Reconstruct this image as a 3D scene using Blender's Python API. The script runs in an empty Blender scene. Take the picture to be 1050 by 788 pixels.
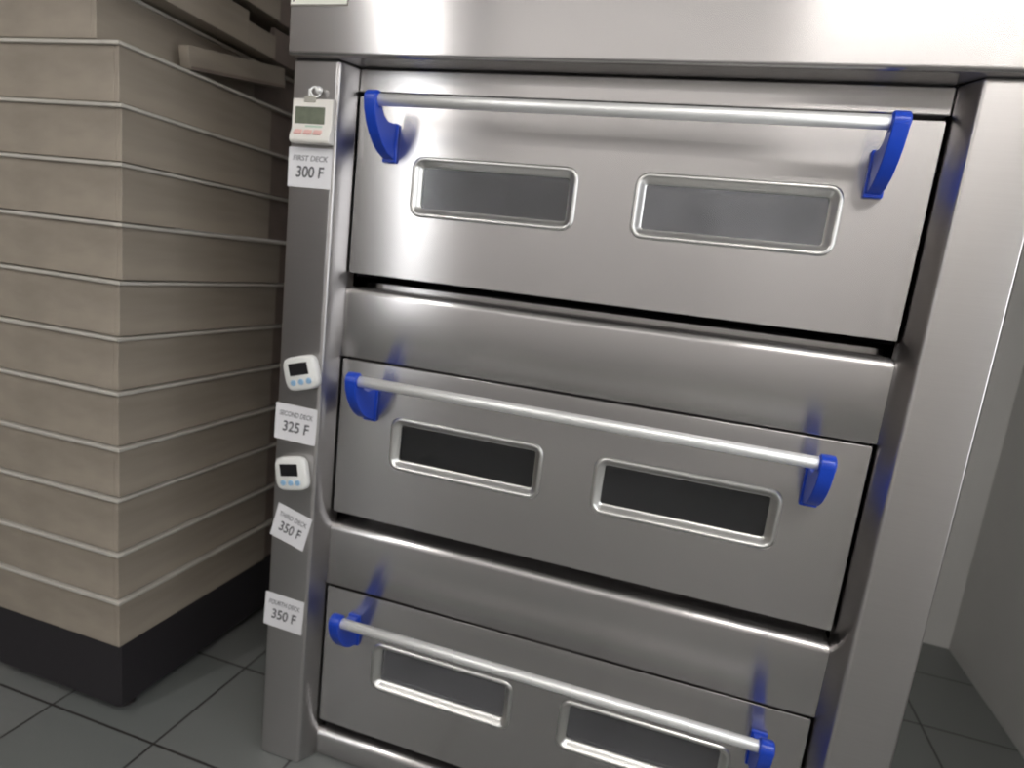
import bpy, bmesh, math, random
from mathutils import Vector, Matrix

S = 0.5                     # one deck pitch is half a metre
ZF = 1.3                    # floor lies 1.3 pitches below the middle deck's datum
random.seed(4)
scene = bpy.context.scene
COL = scene.collection


def W(x, y, z):
    """deck-pitch units -> metres, floor at z = 0"""
    return Vector((x * S, y * S, (z + ZF) * S))


# ------------------------------------------------------------------ materials
def new_mat(name):
    m = bpy.data.materials.new(name)
    m.use_nodes = True
    nt = m.node_tree
    return m, nt, nt.nodes['Principled BSDF']


def plain(name, col, rough=0.5, metal=0.0, noise=0.0, scale=20.0, spec=None, bump=0.0, stretch=(1, 1, 1)):
    m, nt, b = new_mat(name)
    b.inputs['Base Color'].default_value = (*col, 1)
    b.inputs['Roughness'].default_value = rough
    b.inputs['Metallic'].default_value = metal
    if spec is not None:
        b.inputs['Specular IOR Level'].default_value = spec
    if noise or bump:
        tc = nt.nodes.new('ShaderNodeTexCoord')
        mp = nt.nodes.new('ShaderNodeMapping')
        mp.inputs['Scale'].default_value = stretch
        n = nt.nodes.new('ShaderNodeTexNoise')
        n.inputs['Scale'].default_value = scale
        n.inputs['Detail'].default_value = 5
        nt.links.new(tc.outputs['Object'], mp.inputs['Vector'])
        nt.links.new(mp.outputs['Vector'], n.inputs['Vector'])
        if noise:
            r = nt.nodes.new('ShaderNodeValToRGB')
            r.color_ramp.elements[0].position = 0.3
            r.color_ramp.elements[1].position = 0.7
            r.color_ramp.elements[0].color = (*[c * (1 - noise) for c in col], 1)
            r.color_ramp.elements[1].color = (*[min(1, c * (1 + noise)) for c in col], 1)
            nt.links.new(n.outputs['Fac'], r.inputs['Fac'])
            nt.links.new(r.outputs['Color'], b.inputs['Base Color'])
        if bump:
            bp = nt.nodes.new('ShaderNodeBump')
            bp.inputs['Strength'].default_value = bump
            bp.inputs['Distance'].default_value = 0.002
            nt.links.new(n.outputs['Fac'], bp.inputs['Height'])
            nt.links.new(bp.outputs['Normal'], b.inputs['Normal'])
    return m


def steel(name, col=(0.535, 0.515, 0.51), rough=0.26, aniso=0.9, tangent=(0, 0.05, 1), grain=(3, 3, 260), wave=0.12, wscale=2.2):
    """brushed stainless sheet: grain runs across the tangent, slight oil-canning of the sheet"""
    m, nt, b = new_mat(name)
    b.inputs['Metallic'].default_value = 1.0
    b.inputs['Anisotropic'].default_value = aniso
    tg = nt.nodes.new('ShaderNodeCombineXYZ')
    for i in range(3):
        tg.inputs[i].default_value = tangent[i]
    nt.links.new(tg.outputs[0], b.inputs['Tangent'])
    tc = nt.nodes.new('ShaderNodeTexCoord')
    mp = nt.nodes.new('ShaderNodeMapping')
    mp.inputs['Scale'].default_value = grain
    n = nt.nodes.new('ShaderNodeTexNoise')
    n.inputs['Scale'].default_value = 3.0
    n.inputs['Detail'].default_value = 4
    nt.links.new(tc.outputs['Object'], mp.inputs['Vector'])
    nt.links.new(mp.outputs['Vector'], n.inputs['Vector'])
    r = nt.nodes.new('ShaderNodeMapRange')
    r.inputs['To Min'].default_value = rough * 0.96
    r.inputs['To Max'].default_value = rough * 1.04
    nt.links.new(n.outputs['Fac'], r.inputs['Value'])
    nt.links.new(r.outputs['Result'], b.inputs['Roughness'])
    cr = nt.nodes.new('ShaderNodeValToRGB')
    cr.color_ramp.elements[0].position = 0.25
    cr.color_ramp.elements[1].position = 0.75
    cr.color_ramp.elements[0].color = (*[c * 0.97 for c in col], 1)
    cr.color_ramp.elements[1].color = (*[min(1, c * 1.02) for c in col], 1)
    nt.links.new(n.outputs['Fac'], cr.inputs['Fac'])
    nt.links.new(cr.outputs['Color'], b.inputs['Base Color'])
    n2 = nt.nodes.new('ShaderNodeTexNoise')
    n2.inputs['Scale'].default_value = wscale
    n2.inputs['Detail'].default_value = 1
    mp2 = nt.nodes.new('ShaderNodeMapping')
    mp2.inputs['Scale'].default_value = (1.6, 1, 0.5)
    nt.links.new(tc.outputs['Object'], mp2.inputs['Vector'])
    nt.links.new(mp2.outputs['Vector'], n2.inputs['Vector'])
    bp = nt.nodes.new('ShaderNodeBump')
    bp.inputs['Strength'].default_value = wave
    bp.inputs['Distance'].default_value = 0.02
    nt.links.new(n2.outputs['Fac'], bp.inputs['Height'])
    nt.links.new(bp.outputs['Normal'], b.inputs['Normal'])
    return m


STEEL = steel('brushed_steel')
STEEL_POST = steel('brushed_steel_post', rough=0.28)
STEEL_TRIM = steel('pressed_steel_rim', col=(0.74, 0.73, 0.71), rough=0.34, aniso=0.0, wave=0.0)
CHROME = plain('polished_steel_bar', (0.93, 0.93, 0.92), 0.40, 0.6)
BLUE = plain('blue_plastic', (0.010, 0.06, 0.52), 0.3)
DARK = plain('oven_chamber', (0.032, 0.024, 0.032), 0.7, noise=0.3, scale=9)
SEAL = plain('black_door_seal', (0.03, 0.025, 0.025), 0.7)
WHITE = plain('white_plastic', (0.86, 0.86, 0.84), 0.35)
CREAM = plain('cream_plastic', (0.86, 0.83, 0.78), 0.35)
PAPER = plain('white_paper', (0.84, 0.83, 0.86), 0.7)
STICKER = plain('sticker_paper', (0.95, 0.95, 0.86), 0.5)
INK = plain('grey_ink', (0.10, 0.10, 0.11), 0.7)
INK_PALE = plain('faded_ink', (0.26, 0.26, 0.28), 0.7)
LCD = plain('olive_lcd', (0.16, 0.18, 0.13), 0.25, noise=0.12, scale=60)
LCD_DARK = plain('black_lcd', (0.012, 0.012, 0.014), 0.3)
PINK = plain('pink_button', (0.85, 0.52, 0.48), 0.4)
PALEBLUE = plain('pale_blue_button', (0.30, 0.50, 0.72), 0.4)
MINT = plain('pale_green_strip', (0.55, 0.68, 0.58), 0.5)
TRAY = plain('grey_brown_tray_board', (0.33, 0.285, 0.235), 0.6, noise=0.16, scale=7, bump=0.15, stretch=(1, 0.35, 2.5))
TRAY_RIM = plain('worn_tray_rim', (0.56, 0.53, 0.48), 0.5, noise=0.12, scale=14)  # rim coloured paler than the tray boards
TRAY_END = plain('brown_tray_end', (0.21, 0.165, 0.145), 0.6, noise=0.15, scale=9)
BLACKIRON = plain('dark_painted_iron', (0.025, 0.022, 0.026), 0.5)
WALL = plain('painted_wall', (0.72, 0.71, 0.69), 0.8, noise=0.03, scale=4)
CEIL = plain('painted_ceiling', (0.55, 0.55, 0.54), 0.85)
HOUSING = plain('white_lamp_housing', (0.8, 0.8, 0.8), 0.4)


def glass_mat(name, film):
    """oven glass with an even greasy film baked on"""
    m, nt, b = new_mat(name)
    b.inputs['Base Color'].default_value = (0.72, 0.70, 0.74, 1)
    b.inputs['Roughness'].default_value = 0.15
    b.inputs['Transmission Weight'].default_value = 1.0
    b.inputs['IOR'].default_value = 1.55
    d = nt.nodes.new('ShaderNodeBsdfDiffuse')
    d.inputs['Color'].default_value = (0.42, 0.42, 0.44, 1)
    tc = nt.nodes.new('ShaderNodeTexCoord')
    n = nt.nodes.new('ShaderNodeTexNoise')
    n.inputs['Scale'].default_value = 14
    n.inputs['Detail'].default_value = 3
    nt.links.new(tc.outputs['Object'], n.inputs['Vector'])
    r = nt.nodes.new('ShaderNodeMapRange')
    r.inputs['From Min'].default_value = 0.3
    r.inputs['From Max'].default_value = 0.7
    r.inputs['To Min'].default_value = film * 0.8
    r.inputs['To Max'].default_value = film * 1.2
    nt.links.new(n.outputs['Fac'], r.inputs['Value'])
    mx = nt.nodes.new('ShaderNodeMixShader')
    nt.links.new(r.outputs['Result'], mx.inputs[0])
    nt.links.new(b.outputs[0], mx.inputs[1])
    nt.links.new(d.outputs[0], mx.inputs[2])
    out = [q for q in nt.nodes if q.type == 'OUTPUT_MATERIAL'][0]
    nt.links.new(mx.outputs[0], out.inputs[0])
    return m


GLASSES = {(1, 0): glass_mat('oven_glass', 0.12), (1, 1): glass_mat('filmed_oven_glass', 0.3),
           (0, 0): glass_mat('clear_oven_glass', 0.02), (0, 1): glass_mat('clear_oven_glass', 0.03),
           (-1, 0): glass_mat('hazy_oven_glass', 0.25), (-1, 1): glass_mat('hazy_oven_glass', 0.2)}


def emis(name, col, st):
    m = bpy.data.materials.new(name)
    m.use_nodes = True
    nt = m.node_tree
    nt.nodes.clear()
    e = nt.nodes.new('ShaderNodeEmission')
    e.inputs['Color'].default_value = (*col, 1)
    e.inputs['Strength'].default_value = st
    o = nt.nodes.new('ShaderNodeOutputMaterial')
    nt.links.new(e.outputs[0], o.inputs[0])
    return m


def floor_mat():
    m, nt, b = new_mat('floor_tiles')
    tc = nt.nodes.new('ShaderNodeTexCoord')
    mp = nt.nodes.new('ShaderNodeMapping')
    mp.inputs['Location'].default_value = (0.04, 0.12, 0)
    br = nt.nodes.new('ShaderNodeTexBrick')
    br.offset = 0
    br.inputs['Scale'].default_value = 1.0
    br.inputs['Brick Width'].default_value = 0.3
    br.inputs['Row Height'].default_value = 0.3
    br.inputs['Mortar Size'].default_value = 0.003
    br.inputs['Color1'].default_value = (0.17, 0.18, 0.175, 1)
    br.inputs['Color2'].default_value = (0.19, 0.195, 0.19, 1)
    br.inputs['Mortar'].default_value = (0.035, 0.03, 0.03, 1)
    nt.links.new(tc.outputs['Object'], mp.inputs['Vector'])
    nt.links.new(mp.outputs['Vector'], br.inputs['Vector'])
    nt.links.new(br.outputs['Color'], b.inputs['Base Color'])
    b.inputs['Roughness'].default_value = 0.35
    return m


FLOOR = floor_mat()


# ------------------------------------------------------------------ mesh helpers
def empty(name, loc, label, cat, group=None, rot=(0, 0, 0)):
    o = bpy.data.objects.new(name, None)
    o.empty_display_size = 0.05
    COL.objects.link(o)
    o.location = loc
    o.rotation_euler = rot
    o['label'] = label
    o['category'] = cat
    if group:
        o['group'] = group
    return o


def build(name, bm, mat, parent=None, off=None, smooth=False, bevel=0.0, seg=2):
    """link bm as one mesh object; bm is in the parent's frame once `off` is taken away"""
    if off is not None:
        bmesh.ops.translate(bm, verts=bm.verts, vec=-off)
    bmesh.ops.recalc_face_normals(bm, faces=bm.faces)
    me = bpy.data.meshes.new(name)
    bm.to_mesh(me)
    bm.free()
    me.materials.append(mat)
    o = bpy.data.objects.new(name, me)
    COL.objects.link(o)
    if parent:
        o.parent = parent
    if smooth or bevel:
        for p in me.polygons:
            p.use_smooth = True
        if not bevel:
            me.set_sharp_from_angle(angle=math.radians(50))
    if bevel:
        md = o.modifiers.new('bevel', 'BEVEL')
        md.width = bevel
        md.segments = seg
        md.limit_method = 'ANGLE'
        md.angle_limit = math.radians(40)
        md.harden_normals = True
    return o


def box(bm, x0, x1, y0, y1, z0, z1):
    vs = [bm.verts.new(W(x, y, z)) for x in (x0, x1) for y in (y0, y1) for z in (z0, z1)]
    for f in ((0, 1, 3, 2), (4, 6, 7, 5), (0, 4, 5, 1), (2, 3, 7, 6), (0, 2, 6, 4), (1, 5, 7, 3)):
        bm.faces.new([vs[i] for i in f])


def boxm(bm, c, d, mat=None):
    """box in metres, centre c, full size d, in local frame"""
    r = bmesh.ops.create_cube(bm, size=1)
    vs = r['verts']
    for v in vs:
        v.co = Vector((v.co.x * d[0] + c[0], v.co.y * d[1] + c[1], v.co.z * d[2] + c[2]))
    if mat:
        bmesh.ops.transform(bm, matrix=mat, verts=vs)
    return vs


def prism_x(bm, prof, x0, x1):
    """extrude a closed (y,z) outline along x"""
    a = [bm.verts.new(W(x0, y, z)) for y, z in prof]
    b = [bm.verts.new(W(x1, y, z)) for y, z in prof]
    n = len(prof)
    bm.faces.new(a)
    bm.faces.new(b[::-1])
    for i in range(n):
        bm.faces.new((a[i], b[i], b[(i + 1) % n], a[(i + 1) % n]))


def arc(cx, cy, r, a0, a1, n):
    return [(cx + r * math.cos(math.radians(a0 + (a1 - a0) * i / n)), cy + r * math.sin(math.radians(a0 + (a1 - a0) * i / n))) for i in range(n + 1)]


def rrect(x0, x1, z0, z1, r, n=5):
    return arc(x1 - r, z1 - r, r, 0, 90, n) + arc(x0 + r, z1 - r, r, 90, 180, n) + arc(x0 + r, z0 + r, r, 180, 270, n) + arc(x1 - r, z0 + r, r, 270, 360, n)


def cyl_x(bm, x0, x1, y, z, r, n=20):
    """rod along x with slightly rounded ends"""
    rings = []
    for x, k in ((x0, 0.8), (x0 + r * 0.25, 1), (x1 - r * 0.25, 1), (x1, 0.8)):
        rings.append([bm.verts.new(W(x, y + k * r * math.cos(2 * math.pi * i / n), z + k * r * math.sin(2 * math.pi * i / n))) for i in range(n)])
    for a, b in zip(rings, rings[1:]):
        for i in range(n):
            bm.faces.new((a[i], a[(i + 1) % n], b[(i + 1) % n], b[i]))
    bm.faces.new(rings[0][::-1])
    bm.faces.new(rings[-1])


def plate_with_holes(bm, outer, holes, y0, y1):
    """flat plate in the xz plane between y0 (front) and y1, with holes"""
    loops = []
    edges = []
    for lp in [outer] + holes:
        vs = [bm.verts.new(W(x, y0, z)) for x, z in lp]
        loops.append(vs)
        for i in range(len(vs)):
            edges.append(bm.edges.new((vs[i], vs[(i + 1) % len(vs)])))
    r = bmesh.ops.triangle_fill(bm, edges=edges, use_beauty=True, use_dissolve=False)
    faces = [g for g in r['geom'] if isinstance(g, bmesh.types.BMFace)]
    ex = bmesh.ops.extrude_face_region(bm, geom=faces)
    vs = [g for g in ex['geom'] if isinstance(g, bmesh.types.BMVert)]
    for v in vs:
        v.co.y = y1 * S
    bmesh.ops.dissolve_limit(bm, angle_limit=0.01, verts=bm.verts, edges=bm.edges)


def rim(bm, x0, x1, z0, z1, prof, rad=0.012):
    """sweep profile [(inset outward, y)] around a rounded rectangle"""
    rings = []
    for o, y in prof:
        rings.append([bm.verts.new(W(x, y, z)) for x, z in rrect(x0 - o, x1 + o, z0 - o, z1 + o, max(0.004, rad + o), 6)])
    n = len(rings[0])
    for a, b in zip(rings, rings[1:]):
        for i in range(n):
            bm.faces.new((a[i], a[(i + 1) % n], b[(i + 1) % n], b[i]))


def text_mesh(body, size, loc, parent, mat, name='lettering', shear=0.0, width=None, depth=0.0002):
    cu = bpy.data.curves.new(name, 'FONT')
    cu.body = body
    cu.size = size
    cu.align_x = 'CENTER'
    cu.align_y = 'CENTER'
    cu.shear = shear
    cu.extrude = depth
    cu.offset = size * 0.012
    t = bpy.data.objects.new('tmp_text', cu)
    COL.objects.link(t)
    bpy.context.view_layer.update()
    dg = bpy.context.evaluated_depsgraph_get()
    me = bpy.data.meshes.new_from_object(t.evaluated_get(dg))
    bpy.data.objects.remove(t)
    xs = [v.co.x for v in me.vertices]
    k = (width / (max(xs) - min(xs))) if width else 1.0
    M = Matrix.Translation(loc) @ Matrix.Rotation(math.radians(90), 4, 'X') @ Matrix.Diagonal((k, 1, 1, 1))
    me.transform(M)
    me.materials.clear()
    me.materials.append(mat)
    o = bpy.data.objects.new(name, me)
    COL.objects.link(o)
    o.parent = parent
    return o


# ------------------------------------------------------------------ the oven
OV = W(0.98, 0, -ZF)
oven = empty('deck_oven', OV, 'large stainless steel three deck bakery oven with blue ended door handles', 'oven')
X1 = 1.955                      # door width
PR = X1 + 0.235                   # right flank of the right post

# side posts
def prism_z(bm, prof, z0, z1):
    a = [bm.verts.new(W(x, y, z0)) for x, y in prof]
    b = [bm.verts.new(W(x, y, z1)) for x, y in prof]
    n = len(prof)
    bm.faces.new(a)
    bm.faces.new(b[::-1])
    for i in range(n):
        bm.faces.new((a[i], b[i], b[(i + 1) % n], a[(i + 1) % n]))


for side in (0, 1):
    post = [(-0.235, 0.06), (-0.235, -0.08), (-0.043, -0.08), (-0.004, -0.006), (-0.004, 0.06)]
    if side:
        post = [(X1 - x, y) for x, y in post]
    bm = bmesh.new()
    prism_z(bm, post, -1.3, 1.643)
    build('side_post', bm, STEEL_POST, oven, OV, bevel=0.005, seg=4)
# flanks, back and top of the carcass
for x0, x1 in ((-0.235, -0.2), (PR - 0.03, PR)):
    bm = bmesh.new()
    box(bm, x0, x1, 0.062, 1.9, -1.3, 1.64)
    build('side_panel', bm, STEEL, oven, OV, bevel=0.002)
bm = bmesh.new()
box(bm, -0.198, PR - 0.037, 1.87, 1.9, -1.3, 1.64)
build('back_panel', bm, STEEL, oven, OV)

# hood over the decks
bm = bmesh.new()
prof = [(-0.115, 1.655), (-0.115, 2.15), (0.2, 2.35), (1.9, 2.35), (1.9, 1.645), (-0.105, 1.645)]
prism_x(bm, prof, -0.237, PR + 0.002)
build('hood', bm, STEEL, oven, OV, bevel=0.003, seg=3)
# header strip between hood and top door
bm = bmesh.new()
box(bm, -0.002, X1 + 0.002, 0.0, 0.06, 1.558, 1.64)
build('header_strip', bm, STEEL, oven, OV, bevel=0.003)

# bands between the decks, with a rolled top edge
def band(z0, z1, nm):
    bm = bmesh.new()
    r = 0.03
    prof = [(0.004, z0), (0.0, z0 + 0.006)] + [(r + r * math.cos(math.radians(a)), z1 - r + r * math.sin(math.radians(a))) for a in range(180, 89, -10)]
    prof += [(0.16, z1), (0.16, z1 + 0.02), (1.86, z1 + 0.02), (1.86, z0)]
    prism_x(bm, prof, -0.003, X1 + 0.003)
    return build(nm, bm, STEEL, oven, OV, smooth=True)


band(0.552, 0.83, 'deck_band')
band(-0.448, -0.17, 'deck_band')
band(-1.29, -1.17, 'base_band')

DB, DT = -0.113, 0.543
WIN = [(0.276, 0.843), (1.105, 1.685)]
WZ = (0.156, 0.309)

for k in (1, 0, -1):
    # baking chamber behind the door (five dark walls)
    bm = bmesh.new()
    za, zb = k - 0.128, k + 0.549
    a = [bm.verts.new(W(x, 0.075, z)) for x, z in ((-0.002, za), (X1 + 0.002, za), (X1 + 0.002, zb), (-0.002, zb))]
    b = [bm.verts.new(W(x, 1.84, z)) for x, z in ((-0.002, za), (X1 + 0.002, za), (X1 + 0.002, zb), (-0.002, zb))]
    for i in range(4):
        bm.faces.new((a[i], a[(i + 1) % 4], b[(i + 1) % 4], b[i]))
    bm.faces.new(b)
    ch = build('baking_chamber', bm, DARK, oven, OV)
    # door
    bm = bmesh.new()
    holes = [rrect(x0 - 0.03, x1 + 0.03, k + WZ[0] - 0.03, k + WZ[1] + 0.03, 0.035, 5) for x0, x1 in WIN]
    plate_with_holes(bm, rrect(0.006, X1 - 0.006, k + DB, k + DT, 0.004, 2), holes, 0.0, 0.035)
    door = build('door', bm, STEEL, oven, OV, bevel=0.0018, seg=2)
    # inner sealing frame so that no light leaks round the door
    bm = bmesh.new()
    holes = [rrect(x0 - 0.005, x1 + 0.005, k + WZ[0] - 0.005, k + WZ[1] + 0.005, 0.012, 5) for x0, x1 in WIN]
    plate_with_holes(bm, rrect(0.02, X1 - 0.02, k + DB + 0.02, k + DT - 0.01, 0.004, 2), holes, 0.058, 0.074)
    build('door_seal', bm, SEAL, door, OV - OV + OV)
    for wi, (x0, x1) in enumerate(WIN):
        bm = bmesh.new()
        prof = [(0.034, 0.001), (0.031, -0.003), (0.027, -0.0055), (0.022, -0.0055), (0.018, -0.003), (0.009, 0.010), (0.002, 0.020), (-0.002, 0.022), (-0.002, 0.034)]
        rim(bm, x0, x1, k + WZ[0], k + WZ[1], prof)
        build('window_rim', bm, STEEL_TRIM, door, OV, smooth=True)
        bm = bmesh.new()
        box(bm, x0 - 0.002, x1 + 0.002, 0.024, 0.031, k + WZ[0] - 0.002, k + WZ[1] + 0.002)
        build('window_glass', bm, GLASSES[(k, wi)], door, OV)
    # handle
    bm = bmesh.new()
    cyl_x(bm, 0.168, 1.775, -0.155, k + 0.495, 0.0205)
    build('handle_bar', bm, CHROME, door, OV, smooth=True)
    for xa, xb, fl in ((0.128, 0.172, 1), (1.771, 1.815, -1)):
        bm = bmesh.new()
        zc = k + 0.495
        outline = arc(-0.155, zc, 0.031, 70, 200, 8)
        outline += [(-0.180, zc - 0.035), (-0.165, zc - 0.07), (-0.14, zc - 0.105), (-0.108, zc - 0.137), (-0.07, zc - 0.160), (-0.03, zc - 0.172), (-0.001, zc - 0.176)]
        outline += [(-0.001, zc - 0.052), (-0.03, zc - 0.050), (-0.075, zc - 0.052), (-0.105, zc - 0.040), (-0.125, zc - 0.018)]
        prism_x(bm, outline, xa, xb)
        cyl_x(bm, xa - 0.003, xb + 0.003, -0.155, zc, 0.031)
        # foot flange on the door
        box(bm, xa - 0.006, xb + 0.006, -0.016, -0.001, zc - 0.185, zc - 0.045)
        build('handle_bracket', bm, BLUE, door, OV, bevel=0.002, seg=3)

# ------------------------------------------------------------------ labels and timers on the left post
YP = -0.08
KP = 1.024                      # view scale from the doors' plane to the post face


def post_thing(name, x, z, ang, label, cat, group=None, y=YP):
    x, z = 1.345 + (x - 1.345) * KP, 0.974 + (z - 0.974) * KP
    return empty(name, W(x, y, z) - Vector((0, 0.0006, 0)), label, cat, group, (0, math.radians(-ang), 0))


def paper_label(x, z, w, h, ang, l1, l2, label, curl=0.0):
    t = post_thing('temperature_label', x, z, ang, label, 'label', 'printed temperature labels taped down the oven post')
    w *= S * KP
    h *= S * KP
    bm = bmesh.new()
    n = 10
    top = []
    for s in (0, 1):
        for j in range(2):
            row = []
            for i in range(n + 1):
                u = i / n - 0.5
                row.append(bm.verts.new((u * w, -s * 0.0004 - curl * max(0, abs(u) - 0.3) ** 2, (j - 0.5) * h)))
            top.append(row)
    for a, b in ((0, 1), (2, 3), (0, 2), (1, 3)):
        for i in range(n):
            bm.faces.new((top[a][i], top[a][i + 1], top[b][i + 1], top[b][i]))
    for i in (0, n):
        bm.faces.new((top[0][i], top[1][i], top[3][i], top[2][i]))
    build('paper', bm, PAPER, t)
    text_mesh(l1, h * 0.19, (0, -0.0008 - curl * 0.01, h * 0.23), t, INK_PALE, width=w * 0.80, shear=0.15)
    text_mesh(l2, h * 0.40, (0, -0.0008, -h * 0.12), t, INK, width=w * 0.64, shear=0.1)
    return t


paper_label(-0.107, 1.252, 0.184, 0.142, 0, 'FIRST DECK', '300 F', 'white paper label reading FIRST DECK 300 F under the cream timer')
paper_label(-0.108, 0.273, 0.190, 0.148, -1, 'SECOND DECK', '325 F', 'white paper label reading SECOND DECK 325 F between the two white timers')
paper_label(-0.104, -0.163, 0.165, 0.15, -14, 'THIRD DECK', '350 F', 'tilted white paper label just below the lower white timer')
paper_label(-0.116, -0.553, 0.188, 0.152, -2, 'FOURTH DECK', '350 F', 'lowest white paper label on the steel post')

# cream timer with clip
t = post_thing('kitchen_timer', -0.09, 1.411, 0, 'cream kitchen timer with olive display and pink buttons hanging from a clip', 'timer')
w, h = 0.17 * S, 0.158 * S
bm = bmesh.new()
prof = [(-0.002, h / 2), (-0.012, h / 2), (-0.0145, h / 2 - 0.003), (-0.0155, -h * 0.18), (-0.021, -h * 0.33), (-0.022, -h * 0.45), (-0.019, -h / 2), (-0.002, -h / 2)]
a = [bm.verts.new((-w / 2, y, z)) for y, z in prof]
b = [bm.verts.new((w / 2, y, z)) for y, z in prof]
bm.faces.new(a)
bm.faces.new(b[::-1])
for i in range(len(prof)):
    bm.faces.new((a[i], b[i], b[(i + 1) % len(prof)], a[(i + 1) % len(prof)]))
build('body', bm, CREAM, t, bevel=0.0035, seg=3)
bm = bmesh.new()
boxm(bm, (-0.004, -0.0150, 0.0095), (w * 0.74, 0.0014, h * 0.38))
build('display', bm, LCD, t, bevel=0.0008)
bm = bmesh.new()
boxm(bm, (0.006, -0.0158, -0.0095), (w * 0.42, 0.001, 0.0035))
build('legend_strip', bm, MINT, t)
for i in range(3):
    bm = bmesh.new()
    boxm(bm, (0, 0, 0), (0.0165, 0.003, 0.0105))
    o = build('button', bm, PINK, t, bevel=0.0012, seg=3)
    o.location = (-0.0245 + i * 0.0205, -0.0195, -0.0205)
    o.rotation_euler = (math.radians(-36), 0, 0)
# clip: folded plate, screw eye and ring
bm = bmesh.new()
boxm(bm, (-0.005, -0.0146, h / 2 - 0.002), (0.024, 0.0022, 0.010))
boxm(bm, (-0.005, -0.008, h / 2 + 0.0035), (0.018, 0.012, 0.002))
build('clip_plate', bm, plain('dull_clip_metal', (0.45, 0.43, 0.38), 0.4, 0.8), t, bevel=0.0006)
bm = bmesh.new()
R0, r0 = 0.0085, 0.0019
cx, cy, cz = 0.003, -0.012, h / 2 + 0.012
rings = []
for i in range(20):
    A = 2 * math.pi * i / 20
    ring = []
    for j in range(8):
        B = 2 * math.pi * j / 8
        rr = R0 + r0 * math.cos(B)
        p = Vector((rr * math.cos(A), r0 * math.sin(B), rr * math.sin(A)))
        p.rotate(Matrix.Rotation(math.radians(35), 3, 'Z'))
        ring.append(bm.verts.new(p + Vector((cx, cy, cz))))
    rings.append(ring)
for i in range(20):
    for j in range(8):
        bm.faces.new((rings[i][j], rings[(i + 1) % 20][j], rings[(i + 1) % 20][(j + 1) % 8], rings[i][(j + 1) % 8]))
build('clip_ring', bm, CHROME, t, smooth=True)
bm = bmesh.new()
bmesh.ops.create_uvsphere(bm, u_segments=16, v_segments=10, radius=0.0072, matrix=Matrix.Translation((0.007, -0.0078, cz + 0.004)))
boxm(bm, (-0.009, -0.011, cz - 0.001), (0.004, 0.003, 0.013), None)
build('hook_knob', bm, CHROME, t, smooth=True)


def round_timer(x, z, ang, w, h, label):
    t = post_thing('kitchen_timer', x, z, ang, label, 'timer', 'white kitchen timers with blue buttons')
    w *= S * KP
    h *= S * KP
    bm = bmesh.new()
    layers = ((0.0, 0.90), (-0.004, 1.0), (-0.013, 1.0), (-0.0165, 0.95), (-0.0185, 0.86))
    rings = []
    n = 40
    for y, k in layers:
        ring = []
        for i in range(n):
            A = 2 * math.pi * i / n
            c, s = math.cos(A), math.sin(A)
            e = 2 / 4.2
            ring.append(bm.verts.new((k * w / 2 * math.copysign(abs(c) ** e, c), y, k * h / 2 * math.copysign(abs(s) ** e, s))))
        rings.append(ring)
    for a, b in zip(rings, rings[1:]):
        for i in range(n):
            bm.faces.new((a[i], a[(i + 1) % n], b[(i + 1) % n], b[i]))
    bm.faces.new(rings[0][::-1])
    bm.faces.new(rings[-1])
    build('body', bm, WHITE, t, smooth=True)
    bm = bmesh.new()
    boxm(bm, (-0.001, -0.0187, h * 0.13), (w * 0.56, 0.0014, h * 0.36))
    build('display', bm, LCD_DARK, t, bevel=0.0006)
    for i in range(3):
        bm = bmesh.new()
        bmesh.ops.create_cone(bm, cap_ends=True, segments=20, radius1=0.0062, radius2=0.0055, depth=0.0024,
                              matrix=Matrix.Translation(((i - 1) * w * 0.235, -0.0192, -h * 0.25)) @ Matrix.Rotation(math.radians(90), 4, 'X'))
        build('button', bm, PALEBLUE, t, smooth=True)
    return t


round_timer(-0.078, 0.487, 16, 0.15, 0.133, 'white rounded kitchen timer above the second deck label')
round_timer(-0.098, 0.074, 11, 0.145, 0.137, 'white rounded kitchen timer between the second and third labels')

# sticker at the corner of the hood
t = empty('sticker', W(-0.115, -0.115, 1.878) - Vector((0, 0.0006, 0)), 'pale notice sticker with dark outline on the upper left of the hood', 'sticker')
sw, sh = 0.236 * S, 0.135 * S
bm = bmesh.new()
boxm(bm, (0, 0, 0), (sw, 0.0006, sh))
build('sheet', bm, STICKER, t)
bm = bmesh.new()
for c, d in (((0, -0.0005, -sh / 2 + 0.0012), (sw, 0.0004, 0.0022)), ((0, -0.0005, sh / 2 - 0.0012), (sw, 0.0004, 0.0022)),
             ((sw / 2 - 0.0012, -0.0005, 0), (0.0022, 0.0004, sh - 0.0046))):
    boxm(bm, c, d)
build('outline', bm, plain('brown_outline', (0.22, 0.19, 0.17), 0.6), t)
bm = bmesh.new()
boxm(bm, (-sw / 2 + 0.006, -0.0005, -sh / 2 + 0.022), (0.0025, 0.0004, 0.03))
build('printed_bar', bm, INK, t)

# ------------------------------------------------------------------ stack of proofing trays beside the oven
XS = -0.92
YA, YB = -0.2, 1.05
XB = -1.74


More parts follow.
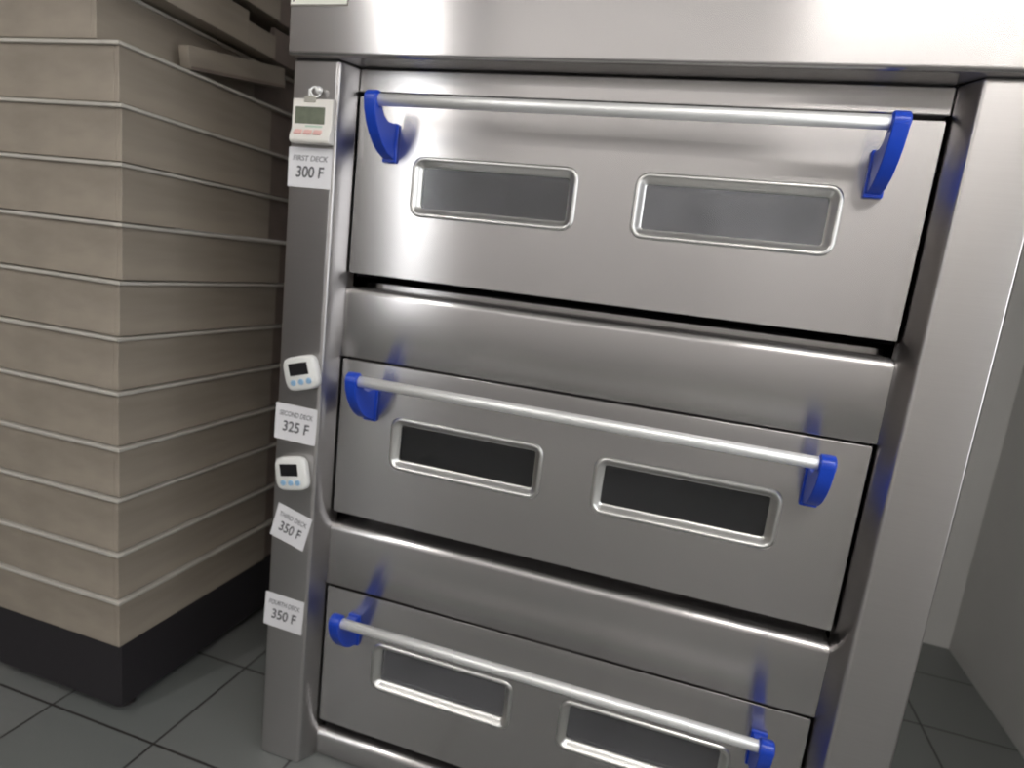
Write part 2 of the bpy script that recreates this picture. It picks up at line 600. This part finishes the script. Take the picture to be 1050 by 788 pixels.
def tray(z0, z1, label, dx=0.0, tilt=0.0, ya=YA, yb=YB, notch=None, ycorner=0.70, XS=XS):
    base = W((XS + XB) / 2 + dx, (ya + yb) / 2, z0)
    t = empty('proofing_tray', base, label, 'tray', 'grey-brown proofing trays stacked beside the oven', (math.radians(tilt), 0, 0))
    H = z1 - z0
    hx = (XS - XB) / 2 * S
    hy = (yb - ya) / 2 * S
    Hm = H * S
    th = 0.012
    rimh = 0.007
    # four walls and a bottom as one open box, long board notched if asked
    bm = bmesh.new()
    yc = (ycorner - (ya + yb) / 2) * S      # the long board stops at the corner post
    if notch:
        yn = (notch - (ya + yb) / 2) * S
        boxm(bm, (hx - th / 2, (-hy + yn) / 2, Hm / 2 - rimh / 2), (th, yn + hy, Hm - rimh))
        boxm(bm, (hx - th / 2, (yn + yc) / 2, Hm * 0.33), (th, yc - yn, Hm * 0.66))
    else:
        boxm(bm, (hx - th / 2, (-hy + yc) / 2, Hm / 2 - rimh / 2), (th, yc + hy, Hm - rimh))
    boxm(bm, (-hx + th / 2, 0, Hm / 2 - rimh / 2), (th, 2 * hy, Hm - rimh))
    boxm(bm, (0, -hy + th / 2, Hm / 2 - rimh / 2), (2 * hx - 2 * th, th, Hm - rimh))
    boxm(bm, (0, hy - th / 2, Hm / 2 - rimh / 2), (2 * hx - 2 * th, th, Hm - rimh))
    boxm(bm, (0, 0, 0.004), (2 * hx - 2 * th, 2 * hy - 2 * th, 0.006))
    build('box_body', bm, TRAY, t, bevel=0.0015)
    # recessed far end of the long side, coloured darker to stand for shade
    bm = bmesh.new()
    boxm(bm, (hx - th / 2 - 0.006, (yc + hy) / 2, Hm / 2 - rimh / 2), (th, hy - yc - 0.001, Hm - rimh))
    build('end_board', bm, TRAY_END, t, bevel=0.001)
    if not notch:
        bm = bmesh.new()
        ov = 0.007
        boxm(bm, (hx - th / 2 + ov / 2, 0, Hm - rimh / 2 - 0.001), (th + ov, 2 * hy + 2 * ov, rimh))
        boxm(bm, (-hx + th / 2 - ov / 2, 0, Hm - rimh / 2 - 0.001), (th + ov, 2 * hy + 2 * ov, rimh))
        boxm(bm, (0, -hy + th / 2 - ov / 2, Hm - rimh / 2 - 0.001), (2 * hx - 2 * th, th + ov, rimh))
        boxm(bm, (0, hy - th / 2 + ov / 2, Hm - rimh / 2 - 0.001), (2 * hx - 2 * th, th + ov, rimh))
        build('rim', bm, TRAY_RIM, t, bevel=0.001)
    return t


zs = [-0.92, -0.684, -0.456, -0.199, 0.032, 0.277, 0.509, 0.743, 0.975, 1.208, 1.428, 1.655]
names = ['lowest grey-brown tray in the stack, resting on the dark plinth', 'second grey-brown tray up from the plinth, in shadow',
         'third grey-brown tray up from the plinth', 'grey-brown tray level with the tilted paper label',
         'grey-brown tray level with the lower white timer', 'grey-brown tray level with the SECOND DECK label',
         'grey-brown tray level with the upper white timer', 'grey-brown tray just above the upper white timer level',
         'grey-brown tray at mid height, level with the bottom of the top door', 'grey-brown tray level with the top door windows',
         'grey-brown tray level with the cream timer, under the tilted one']
for i in range(len(zs) - 1):
    tray(zs[i] + 0.004, zs[i + 1], names[i], dx=random.uniform(-0.012, 0.012) if i else 0, ycorner=0.70 if i > 7 else 0.80)
tray(1.661, 1.874, 'set-back tray in the dark gap behind the tilted board', XS=XS - 0.12)
# loose board standing on edge, tipped down towards the room
ang = math.radians(9.5)
ca, sa = math.cos(ang), math.sin(ang)
yc, zc, hl, hh = 0.47, 1.763, 0.33, 0.048
bt = empty('board', W(XS - 0.03, yc, zc), 'loose pale board standing tilted on the tray rim in front of the dark gap', 'board')
bm = bmesh.new()
q = rrect(-hl, hl, -hh, hh, 0.008, 3)
prism_x(bm, [(yc + u * ca - v * sa, zc + u * sa + v * ca) for u, v in q], XS - 0.06, XS - 0.005)
build('plank', bm, TRAY, bt, W(XS - 0.03, yc, zc), bevel=0.0015)
bm = bmesh.new()
q = rrect(-hl + 0.004, hl - 0.004, -hh - 0.0, -hh + 0.014, 0.004, 2)
prism_x(bm, [(yc + u * ca - v * sa, zc + u * sa + v * ca) for u, v in q], XS - 0.0045, XS - 0.001)
build('edge_strip', bm, TRAY_END, bt, W(XS - 0.03, yc, zc))
tray(1.88, 2.045, 'notched grey tray just above the dark wedge gap in the stack', notch=0.50)
tray(2.06, 2.26, 'topmost grey tray of the stack, cut off by the frame', dx=0.02)

# dark dolly the stack stands on
d = empty('tray_plinth', W((XS + XB) / 2, (YA + YB) / 2, -ZF), 'dark low plinth on four feet under the stack of trays', 'stand')
do = W((XS + XB) / 2, (YA + YB) / 2, -ZF)
bm = bmesh.new()
box(bm, XB + 0.03, XS - 0.012, YA + 0.02, YB - 0.02, -1.245, -0.918)
build('plinth', bm, BLACKIRON, d, do, bevel=0.004)
for x in (XB + 0.12, XS - 0.10):
    for y in (YA + 0.12, YB - 0.12):
        bm = bmesh.new()
        bmesh.ops.create_cone(bm, cap_ends=True, segments=20, radius1=0.024, radius2=0.018, depth=0.03, matrix=Matrix.Translation(W(x, y, -1.27)))
        build('foot', bm, SEAL, d, do, smooth=True)


# ------------------------------------------------------------------ room
def struct(name, bm, mat):
    o = build(name, bm, mat)
    o['kind'] = 'structure'
    return o


LX, RX, BY, FY, TZ = -3.4, 3.4, 2.6, -6.0, 4.2
bm = bmesh.new(); box(bm, LX, RX, FY, BY, -1.4, -1.3); struct('floor', bm, FLOOR)
bm = bmesh.new(); box(bm, LX, RX, FY, BY, TZ, TZ + 0.1); struct('ceiling', bm, CEIL)
bm = bmesh.new(); box(bm, LX - 0.2, LX, FY, BY, -1.3, TZ); struct('wall_left', bm, plain('grey_brown_wall', (0.28, 0.26, 0.24), 0.8, noise=0.05, scale=4))
bm = bmesh.new(); box(bm, RX, RX + 0.2, FY, BY, -1.3, TZ); struct('wall_right', bm, WALL)
bm = bmesh.new(); box(bm, LX, RX, BY, BY + 0.2, -1.3, TZ); struct('wall_back', bm, WALL)
bm = bmesh.new(); box(bm, LX, RX, FY - 0.2, FY, -1.3, TZ); struct('wall_front', bm, plain('white_painted_wall', (0.86, 0.85, 0.85), 0.7, noise=0.02, scale=4))


def lamp(x, y, z, lx, ly, strength, label, col=(1, 0.97, 0.93), rot=0):
    t = empty('ceiling_light', Vector((x, y, z)), label, 'lamp', 'fluorescent lamps of the bakery', (0, 0, math.radians(rot)))
    bm = bmesh.new()
    boxm(bm, (0, 0, 0.035), (lx, ly, 0.05))
    build('housing', bm, HOUSING, t, bevel=0.004)
    bm = bmesh.new()
    boxm(bm, (0, 0, 0.0), (lx * 0.92, ly * 0.92, 0.018))
    build('diffuser', bm, emis('lamp_glow', col, strength), t)
    for s in (-1, 1):
        bm = bmesh.new()
        o = (s * lx * 0.3, 0) if lx > ly else (0, s * ly * 0.3)
        boxm(bm, (o[0], o[1], (z + 0.06 + 2.75) / 2 - z), (0.01, 0.01, 2.75 - z - 0.06))
        build('hanger', bm, HOUSING, t)


lamp(1.50, -1.6, 2.55, 1.3, 0.30, 27, 'fluorescent lamp above the right of the oven')
lamp(0.15, -2.75, 2.6, 1.9, 0.2, 8, 'long fluorescent lamp along the far wall behind the camera')
lamp(-0.90, -1.85, 2.60, 0.08, 1.5, 42, 'narrow fluorescent lamp slanting over the aisle', rot=-16)

# invented dark brown door, out of view, darkens what the post reflects
bm = bmesh.new()
prof = [(-5.8, -1.3), (-3.7, -1.3), (-3.7, 2.95), (-5.8, 2.95)]
prism_x(bm, prof, LX + 0.001, LX + 0.07)
dr = build('door_1', bm, plain('dark_brown_door', (0.05, 0.04, 0.035), 0.5, noise=0.1, scale=6), bevel=0.004)
dr['kind'] = 'structure'
bm = bmesh.new()
boxm(bm, W(LX + 0.11, -3.85, 0.75), (0.04, 0.12, 0.02))
build('door_handle', bm, CHROME, dr, bevel=0.003)

def window(n, c, d, axis, strength):
    """glowing daylit pane set in a frame; axis 0 = in a side wall, 1 = in the wall behind the camera"""
    bm = bmesh.new()
    boxm(bm, c, (0.008, d[0], d[1]) if axis == 0 else (d[0], 0.008, d[1]))
    o = build('window_%d' % n, bm, emis('daylit_pane', (0.95, 0.98, 1.0), strength))
    o['kind'] = 'structure'
    bm = bmesh.new()
    t = 0.035
    for sx, sz in ((-1, 0), (1, 0), (0, -1), (0, 1)):
        ln = (t, d[1]) if sx else (d[0] + 2 * t, t)
        off = sx * (d[0] + t) / 2
        cc = Vector(c) + (Vector((0, off, sz * (d[1] + t) / 2)) if axis == 0 else Vector((off, 0, sz * (d[1] + t) / 2)))
        boxm(bm, cc, (0.05, ln[0], ln[1]) if axis == 0 else (ln[0], 0.05, ln[1]))
    build('window_frame', bm, HOUSING, o)


yw = FY * S + 0.03
window(1, (-1.36, yw, 2.22), (0.20, 0.50), 1, 10)  # unseen pane, added to mirror as the bright patch on the top door
window(2, (-1.32, yw, 1.45), (0.09, 0.90), 1, 16)  # invented slit, shaped to draw the narrow streak on the steel
window(3, (RX * S - 0.03, -0.75, 1.45), (0.9, 1.3), 0, 3)  # no known opening here, added to brighten the post facet and tray faces

world = bpy.data.worlds.new('world')
scene.world = world
world.use_nodes = True
world.node_tree.nodes['Background'].inputs[0].default_value = (0.5, 0.5, 0.5, 1)
world.node_tree.nodes['Background'].inputs[1].default_value = 0.3

# ------------------------------------------------------------------ camera (solved from the door and glass corners)
cam = bpy.data.cameras.new('camera')
co = bpy.data.objects.new('camera', cam)
COL.objects.link(co)
co.location = W(1.3452, -2.23, 0.9739)
rx, ry, rz = 1.3905, 0.116, 0.2723
Rm = Matrix.Rotation(rz, 3, 'Z') @ Matrix.Rotation(rx, 3, 'X') @ Matrix.Rotation(ry, 3, 'Z')
co.rotation_euler = Rm.to_euler()
cam.sensor_fit = 'HORIZONTAL'
cam.sensor_width = 36
cam.lens = 645.04 / 1050 * 36
cam.clip_start = 0.02
cam.dof.use_dof = True
cam.dof.focus_distance = 0.7
cam.dof.aperture_fstop = 4.7
scene.camera = co

scene.view_settings.view_transform = 'Standard'
scene.view_settings.look = 'None'
scene.view_settings.exposure = -0.08
scene.view_settings.gamma = 1.0
scene.view_settings.use_curve_mapping = False
